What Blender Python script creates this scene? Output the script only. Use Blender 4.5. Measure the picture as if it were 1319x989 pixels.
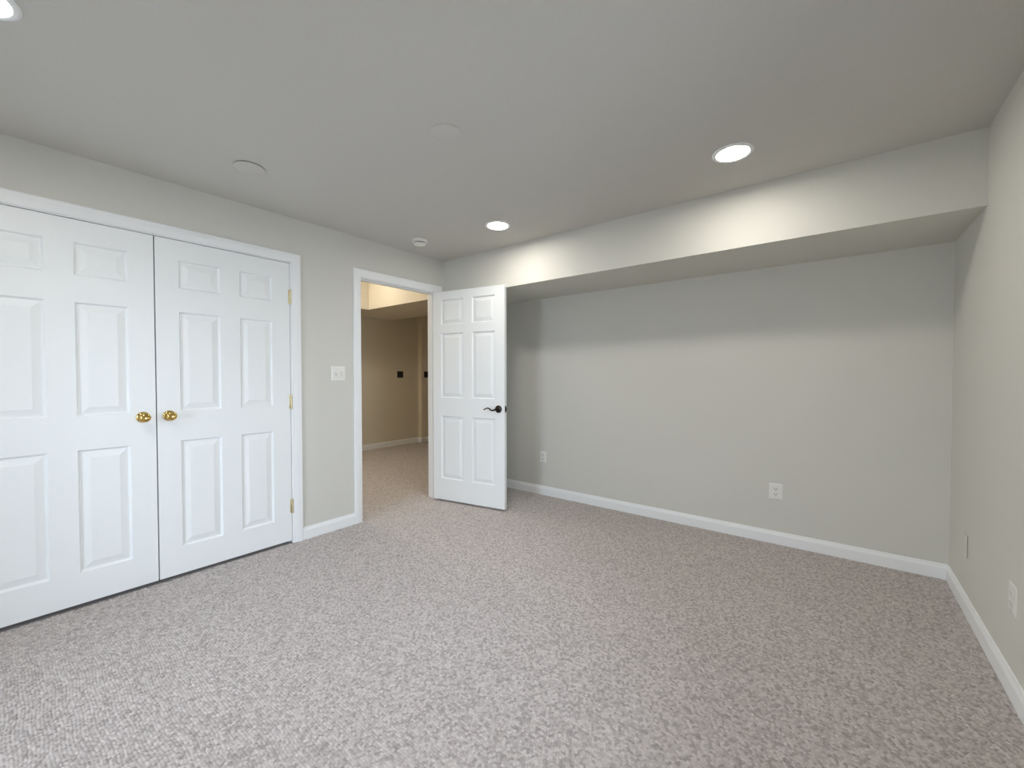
import bpy, bmesh, math
import numpy as np
from mathutils import Matrix, Vector

for o in list(bpy.data.objects):
    bpy.data.objects.remove(o, do_unlink=True)
SC = bpy.context.scene
COL = SC.collection

# ------------------------------------------------------------------ camera
cam = bpy.data.cameras.new('camera')
cam.sensor_fit = 'HORIZONTAL'
cam.sensor_width = 36.0
cam.lens = 533.7 / 1319 * 36.0
cam.clip_start = 0.02
cam_o = bpy.data.objects.new('camera', cam)
COL.objects.link(cam_o)
yaw, pitch, roll = 0.6644, -0.0192, -0.0007
fw = Vector((-math.sin(yaw) * math.cos(pitch), math.cos(yaw) * math.cos(pitch), math.sin(pitch)))
rt = Vector((math.cos(yaw), math.sin(yaw), 0))
up = rt.cross(fw)
rt, up = rt * math.cos(roll) + up * math.sin(roll), up * math.cos(roll) - rt * math.sin(roll)
M = Matrix((rt, up, -fw)).transposed().to_4x4()
M.translation = (3.1474, -3.5684, 1.2297)
cam_o.matrix_world = M
SC.camera = cam_o

# ------------------------------------------------------------------ view, world, daylight
SC.view_settings.view_transform = 'Standard'
SC.view_settings.look = 'None'
SC.view_settings.gamma = 1.0
SC.view_settings.use_curve_mapping = False
SC.view_settings.exposure = 0.0
LAMP = 126.0          # radiance of the recessed lamps' lenses
LAMP_REAR = 190.0     # unseen fourth lamp of the grid, added and boosted to lift the right wall
HALL_LAMP = 62.0     # hallway lamp by its soffit
HALL_DOME_FILL = 105.0  # radiance of the added hallway dome
SKY = 12.6
world = bpy.data.worlds.new('overcast_sky')
SC.world = world
world.use_nodes = True
bg = world.node_tree.nodes['Background']
bg.inputs[0].default_value = (0.73, 0.85, 1.02, 1)
bg.inputs[1].default_value = SKY
# unseen daylight windows, right-wall one added to light closet and floor: (wall, from, to, sill, head)
YR = -4.85           # rear wall
WINDOWS = [('rear', 0.8, 1.75, 0.10, 1.95), ('right', -3.05, -2.0, 0.65, 1.95)]
WT = 0.2             # thickness of the outer walls
def window_matrix(wall, a, b, z0):
    """local X along the wall, local -Y outdoors; origin at the foot of the opening, mid wall"""
    if wall == 'rear':
        return Matrix.Translation(((a + b) / 2, YR - WT / 2, z0))
    return Matrix.Translation((3.693 + WT / 2, (a + b) / 2, z0)) @ Matrix.Rotation(math.radians(90), 4, 'Z')
for w_ in WINDOWS:
    pl = bpy.data.lights.new('window_daylight_portal', 'AREA')
    pl.shape = 'RECTANGLE'
    pl.size, pl.size_y = w_[2] - w_[1], w_[4] - w_[3]
    pl.cycles.is_portal = True
    plo = bpy.data.objects.new('window_daylight_portal', pl)
    plo.matrix_world = window_matrix(*w_[:4]) @ Matrix.Translation((0, -WT / 2, (w_[4] - w_[3]) / 2)) @ Matrix.Rotation(math.radians(90), 4, 'X')
    COL.objects.link(plo)
SC.cycles.max_bounces = 12
SC.cycles.diffuse_bounces = 8
SC.cycles.transparent_max_bounces = 8
SC.cycles.sample_clamp_indirect = 6.0
SC.cycles.use_denoising = True

# ------------------------------------------------------------------ room numbers
W, H = 3.693, 2.387
SD, SZ = 0.667, 2.024            # soffit depth and underside height
TL = 0.115                       # left wall thickness
YC0, YC1 = -3.7015, -2.181       # closet door pair
YCM = -2.9402
YD1, YD2 = -1.605, -0.782        # doorway jamb faces
DT = 2.05                        # door top
HX = -3.0                        # hallway's far wall

# ------------------------------------------------------------------ materials
def newmat(name):
    m = bpy.data.materials.new(name)
    m.use_nodes = True
    nt = m.node_tree
    return m, nt, nt.nodes['Principled BSDF']

def paint(name, col, rough=0.6, bump=0.0, scale=250.0, spec=0.35, var=0.02):
    m, nt, b = newmat(name)
    N, L = nt.nodes, nt.links
    tc = N.new('ShaderNodeTexCoord')
    nz = N.new('ShaderNodeTexNoise')
    nz.inputs['Scale'].default_value = scale
    nz.inputs['Detail'].default_value = 3
    L.new(tc.outputs['Object'], nz.inputs['Vector'])
    mx = N.new('ShaderNodeMix')
    mx.data_type = 'RGBA'
    mx.inputs[6].default_value = (*[c * (1 - var) for c in col], 1)
    mx.inputs[7].default_value = (*[min(1, c * (1 + var)) for c in col], 1)
    L.new(nz.outputs['Fac'], mx.inputs[0])
    L.new(mx.outputs[2], b.inputs['Base Color'])
    b.inputs['Roughness'].default_value = rough
    b.inputs['Specular IOR Level'].default_value = spec
    if bump:
        bp = N.new('ShaderNodeBump')
        bp.inputs['Strength'].default_value = bump
        bp.inputs['Distance'].default_value = 0.001
        L.new(nz.outputs['Fac'], bp.inputs['Height'])
        L.new(bp.outputs['Normal'], b.inputs['Normal'])
    return m

M_WALL = paint('greige_wall_paint', (0.66, 0.652, 0.602), 0.75, 0.35, 220, 0.25, 0.03)
M_CEIL = paint('ceiling_paint', (0.60, 0.588, 0.555), 0.9, 0.4, 180, 0.1, 0.04)
M_HALL = paint('tan_wall_paint', (0.68, 0.625, 0.52), 0.75, 0.35, 220, 0.25, 0.03)
M_TRIM = paint('white_trim_paint', (0.87, 0.885, 0.89), 0.38, 0.0, 60, 0.4, 0.01)
M_DOOR = paint('white_door_paint', (0.86, 0.885, 0.885), 0.42, 0.12, 140, 0.4, 0.01)
M_PLATE = paint('white_plastic', (0.82, 0.81, 0.77), 0.35, 0.0, 60, 0.45, 0.01)
M_SLOT = paint('dark_slot', (0.03, 0.03, 0.03), 0.6, 0.0, 60, 0.2, 0.05)
M_SLOT2 = paint('grey_slot', (0.40, 0.40, 0.38), 0.6, 0.0, 60, 0.2, 0.05)
M_DULL = paint('offwhite_plastic', (0.74, 0.73, 0.69), 0.45, 0.0, 60, 0.35, 0.01)
M_BLACK = paint('black_plastic', (0.012, 0.012, 0.014), 0.4, 0.0, 60, 0.4, 0.05)
M_OUT = paint('outdoor_concrete', (0.40, 0.39, 0.37), 0.9, 0.0, 8, 0.1, 0.3)

def metal(name, col, rough):
    m, nt, b = newmat(name)
    N, L = nt.nodes, nt.links
    tc = N.new('ShaderNodeTexCoord')
    nz = N.new('ShaderNodeTexNoise')
    nz.inputs['Scale'].default_value = 90
    L.new(tc.outputs['Object'], nz.inputs['Vector'])
    mr = N.new('ShaderNodeMapRange')
    mr.inputs['To Min'].default_value = rough * 0.8
    mr.inputs['To Max'].default_value = rough * 1.3
    L.new(nz.outputs['Fac'], mr.inputs['Value'])
    L.new(mr.outputs['Result'], b.inputs['Roughness'])
    b.inputs['Base Color'].default_value = (*col, 1)
    b.inputs['Metallic'].default_value = 1
    return m

M_BRASS = metal('polished_brass', (0.66, 0.46, 0.15), 0.12)
M_HINGE = metal('pale_brass', (0.72, 0.64, 0.42), 0.3)
M_BRONZE = metal('dark_bronze', (0.045, 0.035, 0.03), 0.3)

def emit(name, col, s):
    m = bpy.data.materials.new(name)
    m.use_nodes = True
    nt = m.node_tree
    nt.nodes.clear()
    e = nt.nodes.new('ShaderNodeEmission')
    e.inputs[0].default_value = (*col, 1)
    e.inputs[1].default_value = s
    o = nt.nodes.new('ShaderNodeOutputMaterial')
    nt.links.new(e.outputs[0], o.inputs[0])
    return m

M_LENS = emit('lamp_lens', (1.0, 0.945, 0.86), LAMP)
M_LENS_REAR = emit('lamp_lens', (1.0, 0.945, 0.86), LAMP_REAR)
M_DOME_FILL = emit('warm_lamp_lens', (1.0, 0.88, 0.70), HALL_DOME_FILL)
M_LENS_WARM = emit('warm_lamp_lens', (1.0, 0.95, 0.85), HALL_LAMP)

def glass():
    m = bpy.data.materials.new('window_glass')
    m.use_nodes = True
    nt = m.node_tree
    nt.nodes.clear()
    N, L = nt.nodes, nt.links
    t = N.new('ShaderNodeBsdfTransparent')
    g = N.new('ShaderNodeBsdfGlossy')
    g.inputs['Roughness'].default_value = 0.02
    f = N.new('ShaderNodeFresnel')
    f.inputs[0].default_value = 1.45
    x = N.new('ShaderNodeMixShader')
    o = N.new('ShaderNodeOutputMaterial')
    L.new(f.outputs[0], x.inputs[0])
    L.new(t.outputs[0], x.inputs[1])
    L.new(g.outputs[0], x.inputs[2])
    L.new(x.outputs[0], o.inputs[0])
    return m
M_GLASS = glass()

def carpet():
    m, nt, b = newmat('loop_pile_carpet')
    N, L = nt.nodes, nt.links
    tc = N.new('ShaderNodeTexCoord')
    yarn = N.new('ShaderNodeAttribute')
    yarn.attribute_name = 'yarn'
    fine = N.new('ShaderNodeTexNoise')
    fine.inputs['Scale'].default_value = 420
    fine.inputs['Detail'].default_value = 2
    L.new(tc.outputs['Object'], fine.inputs['Vector'])
    mx = N.new('ShaderNodeMix')
    mx.data_type = 'FLOAT'
    mx.inputs[0].default_value = 0.5
    L.new(yarn.outputs['Fac'], mx.inputs[2])
    L.new(fine.outputs['Fac'], mx.inputs[3])
    # flecked heather yarn
    rp = N.new('ShaderNodeValToRGB')
    e = rp.color_ramp.elements
    e[0].position, e[0].color = 0.10, (0.24, 0.21, 0.20, 1)
    e[1].position, e[1].color = 0.85, (0.68, 0.63, 0.61, 1)
    x = rp.color_ramp.elements.new(0.40)
    x.color = (0.465, 0.425, 0.407, 1)
    L.new(mx.outputs[0], rp.inputs[0])
    L.new(rp.outputs[0], b.inputs['Base Color'])
    bp = N.new('ShaderNodeBump')
    bp.inputs['Strength'].default_value = 0.5
    bp.inputs['Distance'].default_value = 0.002
    L.new(fine.outputs['Fac'], bp.inputs['Height'])
    L.new(bp.outputs['Normal'], b.inputs['Normal'])
    b.inputs['Roughness'].default_value = 0.9
    b.inputs['Specular IOR Level'].default_value = 0.15
    b.inputs['Sheen Weight'].default_value = 0.15
    b.inputs['Sheen Roughness'].default_value = 0.5
    return m
M_CARPET = carpet()

# ------------------------------------------------------------------ builders
def obj(name, bm, mat, parent=None, smooth=None):
    me = bpy.data.meshes.new(name)
    bmesh.ops.recalc_face_normals(bm, faces=bm.faces)
    bm.to_mesh(me)
    bm.free()
    me.materials.append(mat)
    if smooth is not None:
        me.polygons.foreach_set('use_smooth', [True] * len(me.polygons))
        me.set_sharp_from_angle(angle=math.radians(smooth))
    o = bpy.data.objects.new(name, me)
    COL.objects.link(o)
    if parent is not None:
        o.parent = parent
    return o

def empty(name, loc=(0, 0, 0), rot=(0, 0, 0)):
    o = bpy.data.objects.new(name, None)
    o.empty_display_size = 0.05
    o.location = loc
    o.rotation_euler = rot
    COL.objects.link(o)
    return o

def tag(o, label, cat, group=None, kind=None):
    o['label'] = label
    o['category'] = cat
    if group:
        o['group'] = group
    if kind:
        o['kind'] = kind
    return o

def box(bm, a, b, bev=0.0, seg=2):
    t = bmesh.new()
    vs = [t.verts.new((x, y, z)) for x in (a[0], b[0]) for y in (a[1], b[1]) for z in (a[2], b[2])]
    for f in ((0, 1, 3, 2), (4, 6, 7, 5), (0, 4, 5, 1), (2, 3, 7, 6), (0, 2, 6, 4), (1, 5, 7, 3)):
        t.faces.new([vs[i] for i in f])
    if bev:
        bmesh.ops.bevel(t, geom=t.edges[:], offset=bev, segments=seg, affect='EDGES', profile=0.5)
    merge(bm, t)
    return bm

def merge(bm, t, mat=None):
    if mat is not None:
        bmesh.ops.transform(t, matrix=mat, verts=t.verts)
    me = bpy.data.meshes.new('tmp')
    t.to_mesh(me)
    t.free()
    bm.from_mesh(me)
    bpy.data.meshes.remove(me)

def lathe(bm, prof, n=40, axis='Z', at=(0, 0, 0)):
    """prof: list of (radius, height along axis)"""
    rings = []
    at = Vector(at)
    for r, h in prof:
        ring = []
        for k in range(n if r > 1e-6 else 1):
            a = 2 * math.pi * k / n
            c, s = r * math.cos(a), r * math.sin(a)
            p = {'Z': (c, s, h), 'X': (h, c, s), 'Y': (c, h, s)}[axis]
            ring.append(bm.verts.new(Vector(p) + at))
        rings.append(ring)
    for A, B in zip(rings, rings[1:]):
        for k in range(n):
            k2 = (k + 1) % n
            if len(A) == 1 and len(B) == 1:
                continue
            if len(A) == 1:
                bm.faces.new((A[0], B[k], B[k2]))
            elif len(B) == 1:
                bm.faces.new((A[k], B[0], A[k2]))
            else:
                bm.faces.new((A[k], B[k], B[k2], A[k2]))
    return bm

def strip(bm, path, prof, place):
    """sweep prof points along path stations; place(station, u, h) -> xyz. Ends capped."""
    rows = [[bm.verts.new(place(s, u, h)) for u, h in prof] for s in path]
    n = len(prof)
    for A, B in zip(rows, rows[1:]):
        for k in range(n):
            bm.faces.new((A[k], A[(k + 1) % n], B[(k + 1) % n], B[k]))
    bm.faces.new(rows[0])
    bm.faces.new(rows[-1][::-1])
    return bm

def tube(bm, pts, rad, n=12):
    pts = [Vector(p) for p in pts]
    rings = []
    for i, p in enumerate(pts):
        d = (pts[min(i + 1, len(pts) - 1)] - pts[max(i - 1, 0)]).normalized()
        ref = Vector((0, 1, 0)) if abs(d.y) < 0.9 else Vector((1, 0, 0))
        a = d.cross(ref).normalized()
        b = d.cross(a)
        r = rad[i] if isinstance(rad, (list, tuple)) else rad
        rings.append([bm.verts.new(p + (a * math.cos(t) + b * math.sin(t)) * r) for t in [2 * math.pi * k / n for k in range(n)]])
    for A, B in zip(rings, rings[1:]):
        for k in range(n):
            bm.faces.new((A[k], A[(k + 1) % n], B[(k + 1) % n], B[k]))
    bm.faces.new(rings[0])
    bm.faces.new(rings[-1][::-1])
    return bm

def boxes(name, lst, mat, label, cat, bev=0.0):
    bm = bmesh.new()
    for a, b in lst:
        box(bm, a, b, bev)
    return tag(obj(name, bm, mat), label, cat, kind='structure')

# ------------------------------------------------------------------ room shell
YF = 2.75            # far end of the hallway
HH = 2.75            # hallway ceiling height
LX, LY = 0.0108, 0.0096          # stitch length along a row (world X) and row pitch (world Y)
def loop_pile(x, y):
    """height and yarn tone of a staggered loop-pile carpet at world points"""
    x = x + 0.004 * np.sin(y * 9.1 + 1.3 * np.sin(x * 5.0))
    y = y + 0.005 * np.sin(x * 7.3) + 0.003 * np.sin(x * 23.0 + y * 11.0)
    hsh = lambda i, j, k: np.modf(np.abs(np.sin(i * 127.1 + j * 311.7 + k * 74.7) * 43758.5453))[0]
    j0 = np.floor(y / LY)
    h = np.full(x.shape, -1.0)
    tone = np.zeros(x.shape)
    for dj in (-1, 0, 1):
        j = j0 + dj
        off = 0.5 * np.mod(j, 2)
        i0 = np.floor(x / LX - off)
        for di in (-1, 0, 1):
            i = i0 + di
            cx = (i + off + 0.5 + 0.26 * (hsh(i, j, 1) - 0.5)) * LX
            cy = (j + 0.5 + 0.26 * (hsh(i, j, 2) - 0.5)) * LY
            d2 = ((x - cx) / (0.60 * LX)) ** 2 + ((y - cy) / (0.60 * LY)) ** 2
            hh = (0.75 + 0.5 * hsh(i, j, 3)) - 0.95 * d2
            m = hh > h
            h = np.where(m, hh, h)
            tone = np.where(m, hsh(i, j, 4), tone)
    return np.maximum(h, -0.25) * 0.0070 - 0.0050, tone

def carpet_floor():
    V, F, T = [], [], []
    n0 = 0
    for x0, x1, y0, y1, st in ((0.0, W, -4.0, 0.0, 0.0031), (0.0, W, YR, -4.0, 0.008), (HX, 0.0, -1.9, YF, 0.006)):
        nx, ny = int((x1 - x0) / st) + 1, int((y1 - y0) / st) + 1
        gx, gy = np.meshgrid(np.linspace(x0, x1, nx), np.linspace(y0, y1, ny), indexing='ij')
        z, t = loop_pile(gx.ravel(), gy.ravel())
        V.append(np.stack([gx.ravel(), gy.ravel(), z], 1))
        T.append(t)
        k = np.arange(nx * ny).reshape(nx, ny)
        F.append(np.stack([k[:-1, :-1], k[1:, :-1], k[1:, 1:], k[:-1, 1:]], -1).reshape(-1, 4) + n0)
        n0 += nx * ny
    # slab under the pile
    a, b = (HX - 0.1, YR - WT, -0.12), (W + WT, YF + 0.1, -0.0075)
    V.append(np.array([(x, y, z) for x in (a[0], b[0]) for y in (a[1], b[1]) for z in (a[2], b[2])]))
    F.append(np.array([(0, 1, 3, 2), (4, 6, 7, 5), (0, 4, 5, 1), (2, 3, 7, 6), (0, 2, 6, 4), (1, 5, 7, 3)]) + n0)
    T.append(np.full(8, 0.4))
    V, F, T = np.concatenate(V), np.concatenate(F), np.concatenate(T)
    me = bpy.data.meshes.new('floor')
    me.vertices.add(len(V))
    me.vertices.foreach_set('co', V.astype(np.float32).ravel())
    me.loops.add(F.size)
    me.loops.foreach_set('vertex_index', F.astype(np.int32).ravel())
    me.polygons.add(len(F))
    me.polygons.foreach_set('loop_start', np.arange(0, F.size, 4, dtype=np.int32))
    me.polygons.foreach_set('use_smooth', np.arange(len(F)) < len(F) - 6)
    me.attributes.new('yarn', 'FLOAT', 'POINT').data.foreach_set('value', T.astype(np.float32))
    me.update(calc_edges=True)
    me.materials.append(M_CARPET)
    o = bpy.data.objects.new('floor', me)
    COL.objects.link(o)
    tag(o, 'wall-to-wall beige grey loop pile carpet', 'floor', kind='structure')
carpet_floor()
boxes('ceiling', [((-TL, YR - 0.2, H), (W + WT, 0.12, H + 0.48))], M_CEIL,
      'flat painted ceiling with recessed lights', 'ceiling')
boxes('ceiling_hallway', [((HX - 0.1, -4.2, HH), (-TL, YF + 0.1, HH + 0.1)), ((-TL, 0.12, HH), (0.12, YF + 0.1, HH + 0.1))], M_CEIL,
      'hallway ceiling beyond the doorway', 'ceiling')
co0, co1, cot = YC0 - 0.004, YC1 + 0.004, DT + 0.005       # closet rough opening = jamb faces
JT = 0.018                                                 # jamb thickness
boxes('wall_left', [
    ((-TL, YR, 0), (0, co0 - JT, H)),
    ((-TL, co1 + JT, 0), (0, YD1 - JT, H)),
    ((-TL, YD2 + JT, 0), (0, 0, H)),
    ((-TL, co0 - JT, cot + JT), (0, co1 + JT, H)),
    ((-TL, YD1 - JT, DT + 0.005 + JT), (0, YD2 + JT, H)),
], M_WALL, 'greige wall with the closet doors and the open doorway', 'wall')
boxes('wall_back', [((0, 0, 0), (W, 0.12, H))], M_WALL, 'long greige wall under the soffit', 'wall')
def pierced(lo, hi, wall):
    """wall rectangles (u0, z0, u1, z1) left around the windows of one wall"""
    out, u = [], lo
    for w_ in sorted(x for x in WINDOWS if x[0] == wall):
        out += [(u, 0, w_[1], H), (w_[1], 0, w_[2], w_[3]), (w_[1], w_[4], w_[2], H)]
        u = w_[2]
    return out + [(u, 0, hi, H)]
boxes('wall_right', [((W, a, c), (W + WT, b, d)) for a, c, b, d in pierced(YR - WT, 0.12, 'right')], M_WALL,
      'greige wall at the end of the soffit', 'wall')
boxes('wall_rear', [((a, YR - WT, c), (b, YR, d)) for a, c, b, d in pierced(-TL, W, 'rear')], M_WALL,
      'greige wall with a daylight window, behind the viewer', 'wall')
boxes('soffit_beam', [((0, -SD, SZ), (W, 0, H))], M_WALL,
      'boxed soffit running along the top of the long wall', 'soffit')
# closet enclosure behind the two closet doors
boxes('wall_closet', [
    ((-0.75, YC0 - 0.25, 0), (-0.65, YC1 + 0.3, HH)),
    ((-0.65, YC0 - 0.25, 0), (-TL, YC0 - 0.15, HH)),
    ((-0.65, YC1 + 0.2, 0), (-TL, YC1 + 0.3, HH)),
], M_WALL, 'closet walls behind the double doors', 'wall')
# hallway
YB = 1.44
boxes('wall_hallway', [
    ((HX - 0.1, -2.0, 0), (HX, YB, HH)),
    ((HX - 0.1, YB, 0), (HX + 0.1, YF, HH)),
], M_HALL, 'tan hallway wall with a small corner jog beyond the doorway', 'wall')
boxes('wall_hallway_end', [((HX, YF, 0), (0.12, YF + 0.1, HH))], M_HALL, 'far end wall of the hallway', 'wall')
boxes('wall_hallway_near', [((HX, -2.0, 0), (-0.75, -1.9, HH))], M_HALL, 'near end wall of the hallway', 'wall')
boxes('wall_hallway_side', [((-TL, 0.0, 0), (0, YF, HH))], M_HALL, 'hallway wall beyond the doorway', 'wall')
bm = bmesh.new()
SH = 2.202
ol = [(HX, -1.9), (-2.26, -1.9), (-2.26, -0.07), (-TL, -0.07), (-TL, 0.85), (HX, 0.85)]
lo = [bm.verts.new((x, y, SH)) for x, y in ol]
hi = [bm.verts.new((x, y, HH)) for x, y in ol]
bm.faces.new(lo)
bm.faces.new(hi)
for k in range(6):
    bm.faces.new((lo[k], lo[(k + 1) % 6], hi[(k + 1) % 6], hi[k]))
tag(obj('hallway_soffit_beam', bm, M_HALL), 'dropped L-shaped soffit in the hallway seen through the doorway', 'soffit', kind='structure')

# baseboards: u = height, h = out from the wall
BB = [(0.0, 0.0), (0.0, 0.014), (0.066, 0.014), (0.074, 0.0115), (0.082, 0.008), (0.090, 0.0065), (0.092, 0.004), (0.092, 0.0)]
CT = 0.066
def baseboard(name, segs, label):
    bm = bmesh.new()
    for place, s0, s1 in segs:
        strip(bm, (s0, s1), BB, place)
    return tag(obj(name, bm, M_TRIM), label, 'baseboard', kind='structure')
on_left = lambda s, u, h: (h, s, u)
on_back = lambda s, u, h: (s, -h, u)
on_right = lambda s, u, h: (W - h, s, u)
on_rear = lambda s, u, h: (s, YR + h, u)
baseboard('baseboard_left', [(on_left, YR, co0 - 0.005 - CT), (on_left, co1 + 0.005 + CT, YD1 - 0.005 - CT),
                             (on_left, YD2 + 0.005 + CT, 0)], 'white baseboard between closet casing and doorway casing')
baseboard('baseboard_back', [(on_back, 0.0, W)], 'white baseboard along the long wall under the soffit')
baseboard('baseboard_right', [(on_right, YR, 0.0)], 'white baseboard along the right wall')
baseboard('baseboard_rear', [(on_rear, 0, W)], 'white baseboard under the window')
baseboard('baseboard_hallway', [
    (lambda s, u, h: (HX + h, s, u), -1.9, YB), (lambda s, u, h: (s, YB - h, u), HX, HX + 0.114),
    (lambda s, u, h: (HX + 0.1 + h, s, u), YB - 0.014, YF)], 'baseboard along the tan hallway wall')

# door casings: u = across from inner edge, h = out from wall; three-sided mitred sweep
CAS = [(0.0, 0.0), (0.0, 0.009), (0.004, 0.011), (0.010, 0.0105), (0.013, 0.012), (0.030, 0.0145), (0.046, 0.0175),
       (0.050, 0.0165), (0.053, 0.0175), (0.060, 0.0175), (CT, 0.014), (CT, 0.0)]
def casing(name, y0, y1, zt, label, side=1, x0=0.0):
    bm = bmesh.new()
    def place(s, u, h):
        return {0: (x0 + side * h, y0 - u, 0), 1: (x0 + side * h, y0 - u, zt + u),
                2: (x0 + side * h, y1 + u, zt + u), 3: (x0 + side * h, y1 + u, 0)}[s]
    strip(bm, (0, 1, 2, 3), CAS, place)
    return tag(obj(name, bm, M_TRIM, smooth=25), label, 'casing', kind='structure')
casing('trim_1', co0 - 0.005, co1 + 0.005, cot + 0.005, 'white casing around the double closet doors')
casing('trim_2', YD1 - 0.005, YD2 + 0.005, DT + 0.010, 'white casing around the open doorway')
casing('trim_3', YD1 - 0.005, YD2 + 0.005, DT + 0.010, 'white casing on the hallway side of the doorway', -1, -TL)
def jamb(name, y0, y1, zt, label, stop):
    bm = bmesh.new()
    box(bm, (-TL, y0 - JT, 0), (0, y0, zt + JT))
    box(bm, (-TL, y1, 0), (0, y1 + JT, zt + JT))
    box(bm, (-TL, y0, zt), (0, y1, zt + JT))
    a, b = stop
    box(bm, (a, y0, 0), (b, y0 + 0.011, zt - 0.011))
    box(bm, (a, y1 - 0.011, 0), (b, y1, zt - 0.011))
    box(bm, (a, y0, zt - 0.011), (b, y1, zt))
    return tag(obj(name, bm, M_TRIM), label, 'door jamb', kind='structure')
jamb('trim_4', YD1, YD2, DT + 0.005, 'white jamb and stop lining the open doorway', (-0.072, -0.037))
jamb('trim_5', co0, co1, cot, 'white jamb behind the double closet doors', (-0.075, -0.040))

# windows behind the camera, unseen; the right-wall one is added for its daylight
def window(i, w_):
    root = empty('window_%d' % (i + 1))
    root.matrix_world = window_matrix(*w_[:4])
    tag(root, 'unseen white sliding window assumed behind the viewer in the %s wall' % w_[0], 'window', kind='structure')
    w2, hh = (w_[2] - w_[1]) / 2, w_[4] - w_[3]
    bm = bmesh.new()
    for a, b in (((-w2, -.04, 0), (w2, .04, .05)), ((-w2, -.04, hh - .05), (w2, .04, hh)),
                 ((-w2, -.04, .05), (-w2 + .05, .04, hh - .05)), ((w2 - .05, -.04, .05), (w2, .04, hh - .05)),
                 ((-.025, -.03, .05), (.025, .03, hh - .05))):
        box(bm, a, b, 0.003)
    obj('window_frame', bm, M_TRIM, root)
    for a, b in ((-w2 + .05, -.025), (.025, w2 - .05)):
        bm = bmesh.new()
        box(bm, (a, -.004, .05), (b, .0, hh - .05))
        obj('pane', bm, M_GLASS, root)
    bm = bmesh.new()
    box(bm, (-w2 - .04, .05, -.025), (w2 + .04, .15, -.001), 0.004)
    obj('window_sill', bm, M_TRIM, root)
for i, w_ in enumerate(WINDOWS):
    window(i, w_)
boxes('ground_outside', [((-8, YR - 14, -0.3), (16, YR - WT - 0.05, -0.12)), ((W + WT + 0.05, YR - WT - 0.05, -0.3), (16, 6, -0.12))], M_OUT, 'ground outside the window', 'ground')

# ------------------------------------------------------------------ doors
def door_leaf(w, h, t, xs, zs, rd=0.013, slope=0.034):
    """slab in local X (0..w) and Z (0..h), front face at y=0, back at y=t; six raised panels both sides.
    xs: two (x0,x1) columns; zs: three (z0,z1) rows."""
    bm = bmesh.new()
    gx = sorted([0, w] + [v for c in xs for v in c])
    gz = sorted([0, h] + [v for c in zs for v in c])
    for y, sg in ((0.0, 1), (t, -1)):
        V = {}
        for x in gx:
            for z in gz:
                V[x, z] = bm.verts.new((x, y, z))
        for x0, x1 in zip(gx, gx[1:]):
            for z0, z1 in zip(gz, gz[1:]):
                ring = [V[x0, z0], V[x1, z0], V[x1, z1], V[x0, z1]]
                if (x0, x1) in xs and (z0, z1) in zs:
                    for ins, d in ((0.003, 0.0045), (0.008, rd), (0.013, rd), (0.013 + slope, 0.0025)):
                        nr = [bm.verts.new((a, y + sg * d, b)) for a, b in
                              ((x0 + ins, z0 + ins), (x1 - ins, z0 + ins), (x1 - ins, z1 - ins), (x0 + ins, z1 - ins))]
                        for k in range(4):
                            bm.faces.new((ring[k], ring[(k + 1) % 4], nr[(k + 1) % 4], nr[k]))
                        ring = nr
                    bm.faces.new(ring)
                else:
                    bm.faces.new(ring)
    for a, b in (((0, 0), (0, h)), ((w, 0), (w, h))):
        zz = gz
        for z0, z1 in zip(zz, zz[1:]):
            q = [(a[0], 0, z0), (a[0], 0, z1), (a[0], t, z1), (a[0], t, z0)]
            bm.faces.new([bm.verts.new(v) for v in q])
    for z in (0, h):
        for x0, x1 in zip(gx, gx[1:]):
            q = [(x0, 0, z), (x1, 0, z), (x1, t, z), (x0, t, z)]
            bm.faces.new([bm.verts.new(v) for v in q])
    bmesh.ops.remove_doubles(bm, verts=bm.verts, dist=1e-5)
    return bm

def knob_parts(parent, x, z):
    """brass knob standing out of the leaf's front face (local -Y)"""
    bm = bmesh.new()
    lathe(bm, [(0, -0.034), (0.010, -0.034), (0.0105, -0.037), (0.017, -0.0395), (0.0245, -0.046), (0.0265, -0.053), (0.025, -0.059),
               (0.019, -0.0645), (0.0125, -0.067), (0.011, -0.0655), (0.006, -0.0645), (0, -0.0645)], 40, 'Y', (x, 0, z))
    k = obj('knob', bm, M_BRASS, parent, 40)
    bm = bmesh.new()
    lathe(bm, [(0, 0.0), (0.031, 0.0), (0.031, -0.003), (0.029, -0.006), (0.022, -0.009), (0.012, -0.011), (0.010, -0.014),
               (0.0095, -0.036), (0, -0.036)], 40, 'Y', (x, 0, z))
    obj('knob_rose', bm, M_BRASS, k, 40)

def hinge(parent, x, z):
    bm = bmesh.new()
    for k in range(5):
        a = z - 0.049 + k * 0.0198
        lathe(bm, [(0, a), (0.0062, a), (0.0067, a + .001), (0.0067, a + .0178), (0.0062, a + .0188), (0, a + .0188)], 16, 'Z', (x, -0.006, 0))
    for s in (1, -1):
        lathe(bm, [(0, z + s * .0495), (0.0045, z + s * .0495), (0.005, z + s * .052), (0.003, z + s * .055), (0, z + s * .056)], 16, 'Z', (x, -0.006, 0))
    box(bm, (x - 0.014, -0.0018, z - 0.049), (x - 0.002, 0.0002, z + 0.05), 0.0004)
    obj('hinge', bm, M_HINGE, parent, 40)

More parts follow.
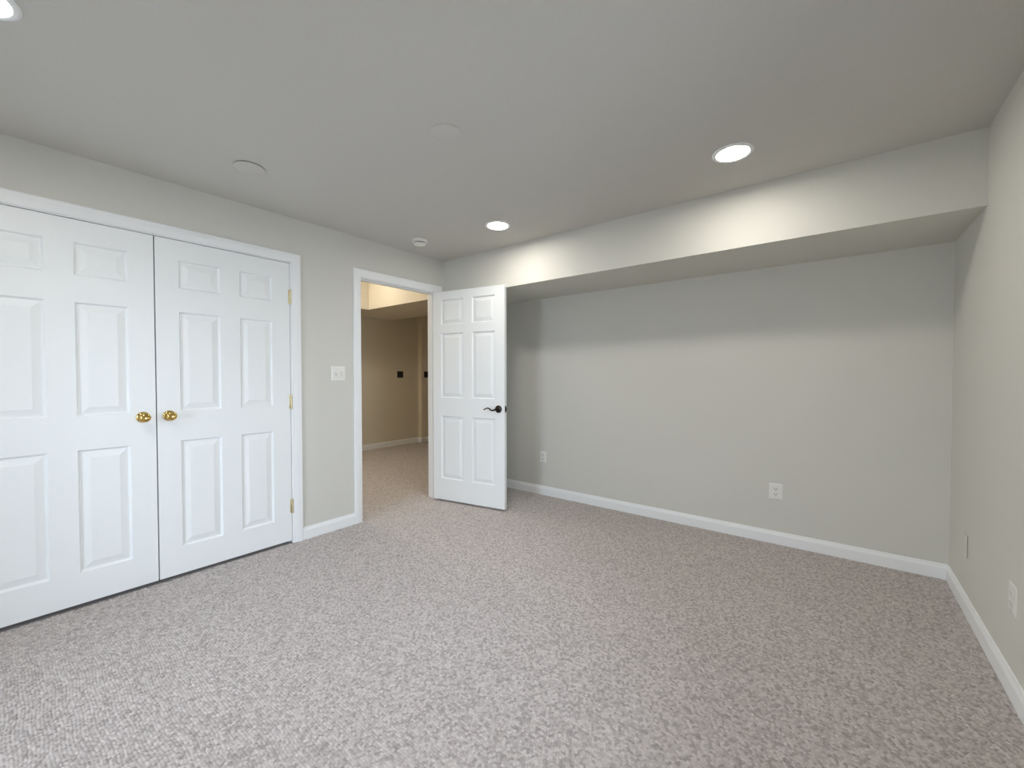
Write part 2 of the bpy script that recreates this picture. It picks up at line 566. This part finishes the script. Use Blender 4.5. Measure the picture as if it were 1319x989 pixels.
DB = 0.021
CZ = [(0.187 - DB, 0.838 - DB), (1.018 - DB, 1.620 - DB), (1.762 - DB, 1.932 - DB)]
def closet_door(name, y_lo, w, knob_at_hi, label, xs):
    # local +X -> world +Y, local -Y -> world +X (front faces the room)
    r = empty(name, (0.0, y_lo, DB), (0, 0, math.radians(90)))
    tag(r, label, 'door', 'double closet doors', 'structure')
    leaf = obj('door_leaf', door_leaf(w, DT - DB, 0.035, xs, CZ), M_DOOR, r)
    knob_parts(r, w - 0.058 if knob_at_hi else 0.056, 0.994 - DB)
    hx = 0.0 if knob_at_hi else w
    for z in (0.275, 1.043, 1.808):
        hinge(r, hx + (0.004 if not knob_at_hi else -0.002), z - DB)
    return r
wc = 0.7572
closet_door('door_1', YC0, wc, True, 'white six-panel closet door on the far left, brass knob near its right edge',
            [(0.118, 0.330), (wc - 0.322, wc - 0.112)])
closet_door('door_2', YC1 - wc, wc, False, 'white six-panel closet door beside the light switch, brass hinges on its right edge',
            [(0.110, 0.325), (0.436, wc - 0.119)])

# entry door, standing open about 100 degrees
a_open = 0.1775
wd = 0.8046
r = empty('door_3', (0.0088, -0.8213, DB), (0, 0, a_open))
tag(r, 'white six-panel door standing open at the doorway, dark lever handle', 'door', kind='structure')
obj('door_leaf', door_leaf(wd, DT - DB, 0.035, [(0.096, 0.352), (0.454, 0.701)],
                           [(0.228 - DB, 0.841 - DB), (1.020 - DB, 1.644 - DB), (1.728 - DB, 1.969 - DB)], 0.012, 0.032), M_DOOR, r)
for sgn, y0 in ((-1, 0.0), (1, 0.035)):
    bm = bmesh.new()
    lx, lz = 0.741, 0.930 - DB
    pts, rad = [], []
    for k in range(19):
        t = k / 18
        pts.append((lx + 0.002 - 0.128 * t, y0 + sgn * (0.050 - 0.006 * math.sin(math.pi * t)),
                    lz + 0.003 - 0.013 * math.sin(min(t / 0.62, 1) * math.pi) + 0.011 * math.sin(max(0, (t - 0.45) / 0.55) * math.pi) - 0.010 * t * t))
        rad.append(0.0092 - 0.0048 * t if t < 0.93 else 0.0058)
    tube(bm, pts, rad, 12)
    lathe(bm, [(0, y0 + sgn * 0.011), (0.012, y0 + sgn * 0.011), (0.0105, y0 + sgn * 0.020), (0.0105, y0 + sgn * 0.052), (0.008, y0 + sgn * 0.059), (0, y0 + sgn * 0.060)], 24, 'Y', (lx, 0, lz))
    lv = obj('lever_handle', bm, M_BRONZE, r, 50)
    lv['label'] = 'dark bronze lever handle'
    bm = bmesh.new()
    lathe(bm, [(0, y0), (0.034, y0), (0.034, y0 + sgn * 0.004), (0.032, y0 + sgn * 0.0065), (0.029, y0 + sgn * 0.0065), (0.027, y0 + sgn * 0.010),
               (0.016, y0 + sgn * 0.013), (0, y0 + sgn * 0.0135)], 36, 'Y', (lx, 0, lz))
    obj('handle_rose', bm, M_BRONZE, lv, 40)
bm = bmesh.new()
box(bm, (wd - 0.0004, 0.005, 0.930 - DB - 0.028), (wd + 0.0012, 0.030, 0.930 - DB + 0.028), 0.0004)
box(bm, (wd + 0.0005, 0.011, 0.930 - DB - 0.010), (wd + 0.010, 0.024, 0.930 - DB + 0.010), 0.002)
obj('latch_plate', bm, M_BRONZE, r)
for z in (0.20, 1.02, 1.84):
    bm = bmesh.new()
    lathe(bm, [(0, z - .045), (0.006, z - .045), (0.006, z + .045), (0, z + .045)], 14, 'Z', (-0.003, 0.041, 0))
    obj('hinge', bm, M_BRONZE, r, 40)

# ------------------------------------------------------------------ recessed lights
def recessed_light(x, y, label, lens, group='recessed lights in the bedroom ceiling', z=H):
    r = empty('recessed_light', (x, y, z))
    tag(r, label, 'ceiling light', group)
    bm = bmesh.new()
    lathe(bm, [(0.076, -0.002), (0.078, -0.006), (0.086, -0.0075), (0.094, -0.006), (0.098, -0.002), (0.098, 0.0), (0.076, 0.0), (0.076, -0.002)], 48)
    obj('trim_ring', bm, M_TRIM, r, 40)
    bm = bmesh.new()
    lathe(bm, [(0, -0.0045), (0.05, -0.0042), (0.0765, -0.003)], 48)
    lathe(bm, [(0.0765, -0.003), (0.0765, -0.0005), (0, -0.0005)], 48)
    obj('lens', bm, lens, r, 40)
    return r
recessed_light(2.71, -1.15, 'lit round recessed light nearest the soffit, over the outlets', M_LENS)
recessed_light(1.085, -1.11, 'lit round recessed light over the open entry door', M_LENS)
recessed_light(1.08, -3.57, 'lit round recessed light near the closet doors, cut by the picture corner', M_LENS)
recessed_light(2.71, -3.75, 'unseen round recessed light added behind the viewer, brighter than the others', M_LENS_REAR)
recessed_light(-1.75, -0.50, 'warm recessed light in the hallway', M_LENS_WARM, 'hallway lights', HH)
dome = empty('dome_fill_light', (-1.75, -1.45, HH))  # unseen fixture, added to brighten the upper hallway wall
tag(dome, 'unseen warm dome added to brighten the hallway wall', 'ceiling light')
bm = bmesh.new()
lathe(bm, [(0, 0), (0.150, 0), (0.155, -0.008), (0.150, -0.020), (0.135, -0.022), (0, -0.022)], 40)
obj('base', bm, M_TRIM, dome, 40)
bm = bmesh.new()
lathe(bm, [(0.135, -0.020)] + [(0.135 * math.cos(t), -0.022 - 0.10 * math.sin(t)) for t in [k * math.pi / 20 for k in range(1, 10)]] + [(0, -0.122)], 40)
obj('dome_shade', bm, M_DOME_FILL, dome, 60)

# ------------------------------------------------------------------ ceiling plates and smoke detector
def cover_plate(x, y, rad, drop, label):
    r = empty('ceiling_cover_plate', (x, y, H))
    tag(r, label, 'cover plate', 'round blank cover plates on the ceiling')
    bm = bmesh.new()
    lathe(bm, [(0, -drop - 0.0022), (rad * 0.7, -drop - 0.002), (rad - 0.004, -drop), (rad, -drop + 0.002), (rad - 0.001, -drop + 0.004), (0, -drop + 0.004)], 48)
    obj('plate', bm, M_CEIL, r, 40)
    bm = bmesh.new()
    lathe(bm, [(0, 0), (rad * 0.86, 0), (rad * 0.86, -drop + 0.003), (0, -drop + 0.003)], 32)
    obj('mounting_ring', bm, M_SLOT, r, 40)
    return r
cover_plate(0.572, -2.640, 0.076, 0.008, 'round painted cover plate with a dark edge, on the ceiling before the closet')
cover_plate(1.672, -2.190, 0.074, 0.0045, 'faint round painted cover plate in the middle of the ceiling')
r = empty('smoke_detector', (0.345, -1.262, H))
tag(r, 'white round smoke detector on the ceiling above the doorway', 'smoke detector')
bm = bmesh.new()
lathe(bm, [(0, 0), (0.064, 0), (0.067, -0.003), (0.067, -0.008), (0.063, -0.010), (0.062, -0.020), (0.057, -0.024), (0, -0.024)], 48)
obj('base_plate', bm, M_PLATE, r, 40)
bm = bmesh.new()
lathe(bm, [(0, -0.0235), (0.044, -0.0235), (0.044, -0.032), (0, -0.032)], 48)
obj('vent_slot', bm, M_SLOT, r, 40)
bm = bmesh.new()
lathe(bm, [(0, -0.031), (0.050, -0.031), (0.051, -0.034), (0.047, -0.041), (0.036, -0.045), (0, -0.046)], 48)
obj('cover', bm, M_PLATE, r, 40)

# ------------------------------------------------------------------ wall plates.  local X across, Z up, -Y out of the wall
def plate_mesh(w, h, t=0.006):
    bm = bmesh.new()
    rows = [(0.0, 0.0), (0.0, 0.0015), (0.0015, 0.0035), (0.006, t - 0.0008), (0.010, t)]
    ring = None
    for ins, d in rows:
        nr = [bm.verts.new((sx * (w / 2 - ins), -d, sz * (h / 2 - ins))) for sx, sz in ((-1, -1), (1, -1), (1, 1), (-1, 1))]
        if ring:
            for k in range(4):
                bm.faces.new((ring[k], ring[(k + 1) % 4], nr[(k + 1) % 4], nr[k]))
        else:
            bm.faces.new(nr)
        ring = nr
    bm.faces.new(ring)
    return bm
def screw(bm, x, z, t):
    lathe(bm, [(0, -t + 0.001), (0.0032, -t + 0.001), (0.0032, -t - 0.0006), (0.002, -t - 0.0012), (0, -t - 0.0012)], 14, 'Y', (x, 0, z))

def outlet(loc, rz, w, label, mat=None, slot=None):
    mat, slot = mat or M_PLATE, slot or M_SLOT
    r = empty('wall_outlet', loc, (0, 0, rz))
    tag(r, label, 'outlet', 'duplex wall outlets')
    t = 0.006
    obj('cover_plate', plate_mesh(w, 0.116, t), mat, r)
    for s in (1, -1):
        bm = bmesh.new()
        n = 28
        ring = []
        for k in range(n):
            a = 2 * math.pi * k / n
            ring.append((0.0172 * math.cos(a), max(-0.0135, min(0.0135, 0.0172 * math.sin(a)))))
        lo_ = [bm.verts.new((x, -t + .001, s * 0.0195 + z)) for x, z in ring]
        hi_ = [bm.verts.new((x, -t - .002, s * 0.0195 + z)) for x, z in ring]
        bm.faces.new(lo_)
        bm.faces.new(hi_)
        for k in range(n):
            bm.faces.new((lo_[k], lo_[(k + 1) % n], hi_[(k + 1) % n], hi_[k]))
        rc = obj('receptacle', bm, mat, r)
        bm = bmesh.new()
        for x, hh in ((-0.0068, 0.0095), (0.0068, 0.0078)):
            box(bm, (x - .0016, -t - .0024, s * 0.0195 + .004 - hh / 2), (x + .0016, -t - .0015, s * 0.0195 + .004 + hh / 2))
        lathe(bm, [(0, -t - .0015), (0.0032, -t - .0015), (0.0032, -t - .0024), (0, -t - .0024)], 14, 'Y', (0, 0, s * 0.0195 - .0072))
        obj('slots', bm, slot, rc)
    bm = bmesh.new()
    screw(bm, 0, 0, t)
    obj('screw', bm, mat, r)
    return r
outlet((2.807, 0, 0.383), 0, 0.086, 'white duplex outlet low on the long wall, nearer the right corner')
outlet((0.763, 0, 0.391), 0, 0.074, 'white duplex outlet low on the long wall, just right of the open door')
outlet((W, -1.14, 0.371), math.radians(-90), 0.082, 'off-white outlet seen edge-on, low on the right wall', M_DULL, M_SLOT2)

r = empty('blank_wall_plate', (W, -0.400, 0.340), (0, 0, math.radians(-90)))
tag(r, 'wall-coloured blank plate low on the right wall by the corner', 'wall plate')
bm = bmesh.new()
box(bm, (-0.035, -0.0065, -0.057), (0.035, -0.0015, 0.057), 0.001)
obj('plate', bm, M_WALL, r)
bm = bmesh.new()
box(bm, (-0.0325, -0.002, -0.054), (0.0325, 0.0, 0.054))
obj('shadow_gap', bm, M_SLOT, r)  # near-black inset paints in the shadow gap behind the plate

def toggle_plate(loc, rz, gangs, w, mat, label, group):
    r = empty('light_switch', loc, (0, 0, rz))
    tag(r, label, 'light switch', group)
    t = 0.006
    obj('cover_plate', plate_mesh(w, 0.115, t), mat, r)
    for g in range(gangs):
        x = (g - (gangs - 1) / 2) * 0.046
        bm = bmesh.new()
        box(bm, (x - .0052, -t - .0008, -.012), (x + .0052, -t + .001, .012), 0.0004)
        fr = obj('toggle_bezel', bm, mat if mat is M_BLACK else M_SLOT2, r)
        bm = bmesh.new()
        s = 1 if g == 0 else -1
        pts = [(-.0043, -t, -.0085), (.0043, -t, -.0085), (.0043, -t, .0085), (-.0043, -t, .0085)]
        tip = [(-.0035, -t - .013, s * .007 - .0035), (.0035, -t - .013, s * .007 - .0035), (.0035, -t - .013, s * .007 + .0035), (-.0035, -t - .013, s * .007 + .0035)]
        A = [bm.verts.new((x + p[0], p[1], p[2])) for p in pts]
        B = [bm.verts.new((x + p[0], p[1], p[2])) for p in tip]
        for k in range(4):
            bm.faces.new((A[k], A[(k + 1) % 4], B[(k + 1) % 4], B[k]))
        bm.faces.new(A)
        bm.faces.new(B)
        obj('toggle', bm, mat, fr)
        for z in (-.030, .030):
            bm = bmesh.new()
            screw(bm, x, z, t)
            obj('screw', bm, mat, r)
    return r
toggle_plate((0, -1.8095, 1.250), math.radians(90), 2, 0.117, M_PLATE, 'white double toggle switch plate between closet and doorway', 'white light switches')
toggle_plate((HX, 1.037, 1.258), math.radians(90), 2, 0.128, M_BLACK, 'black switch plate on the tan hallway wall, left of the corner jog', 'black hallway switches')
toggle_plate((HX + 0.1, 1.560, 1.258), math.radians(90), 2, 0.128, M_BLACK, 'black switch plate half hidden by the door jamb', 'black hallway switches')
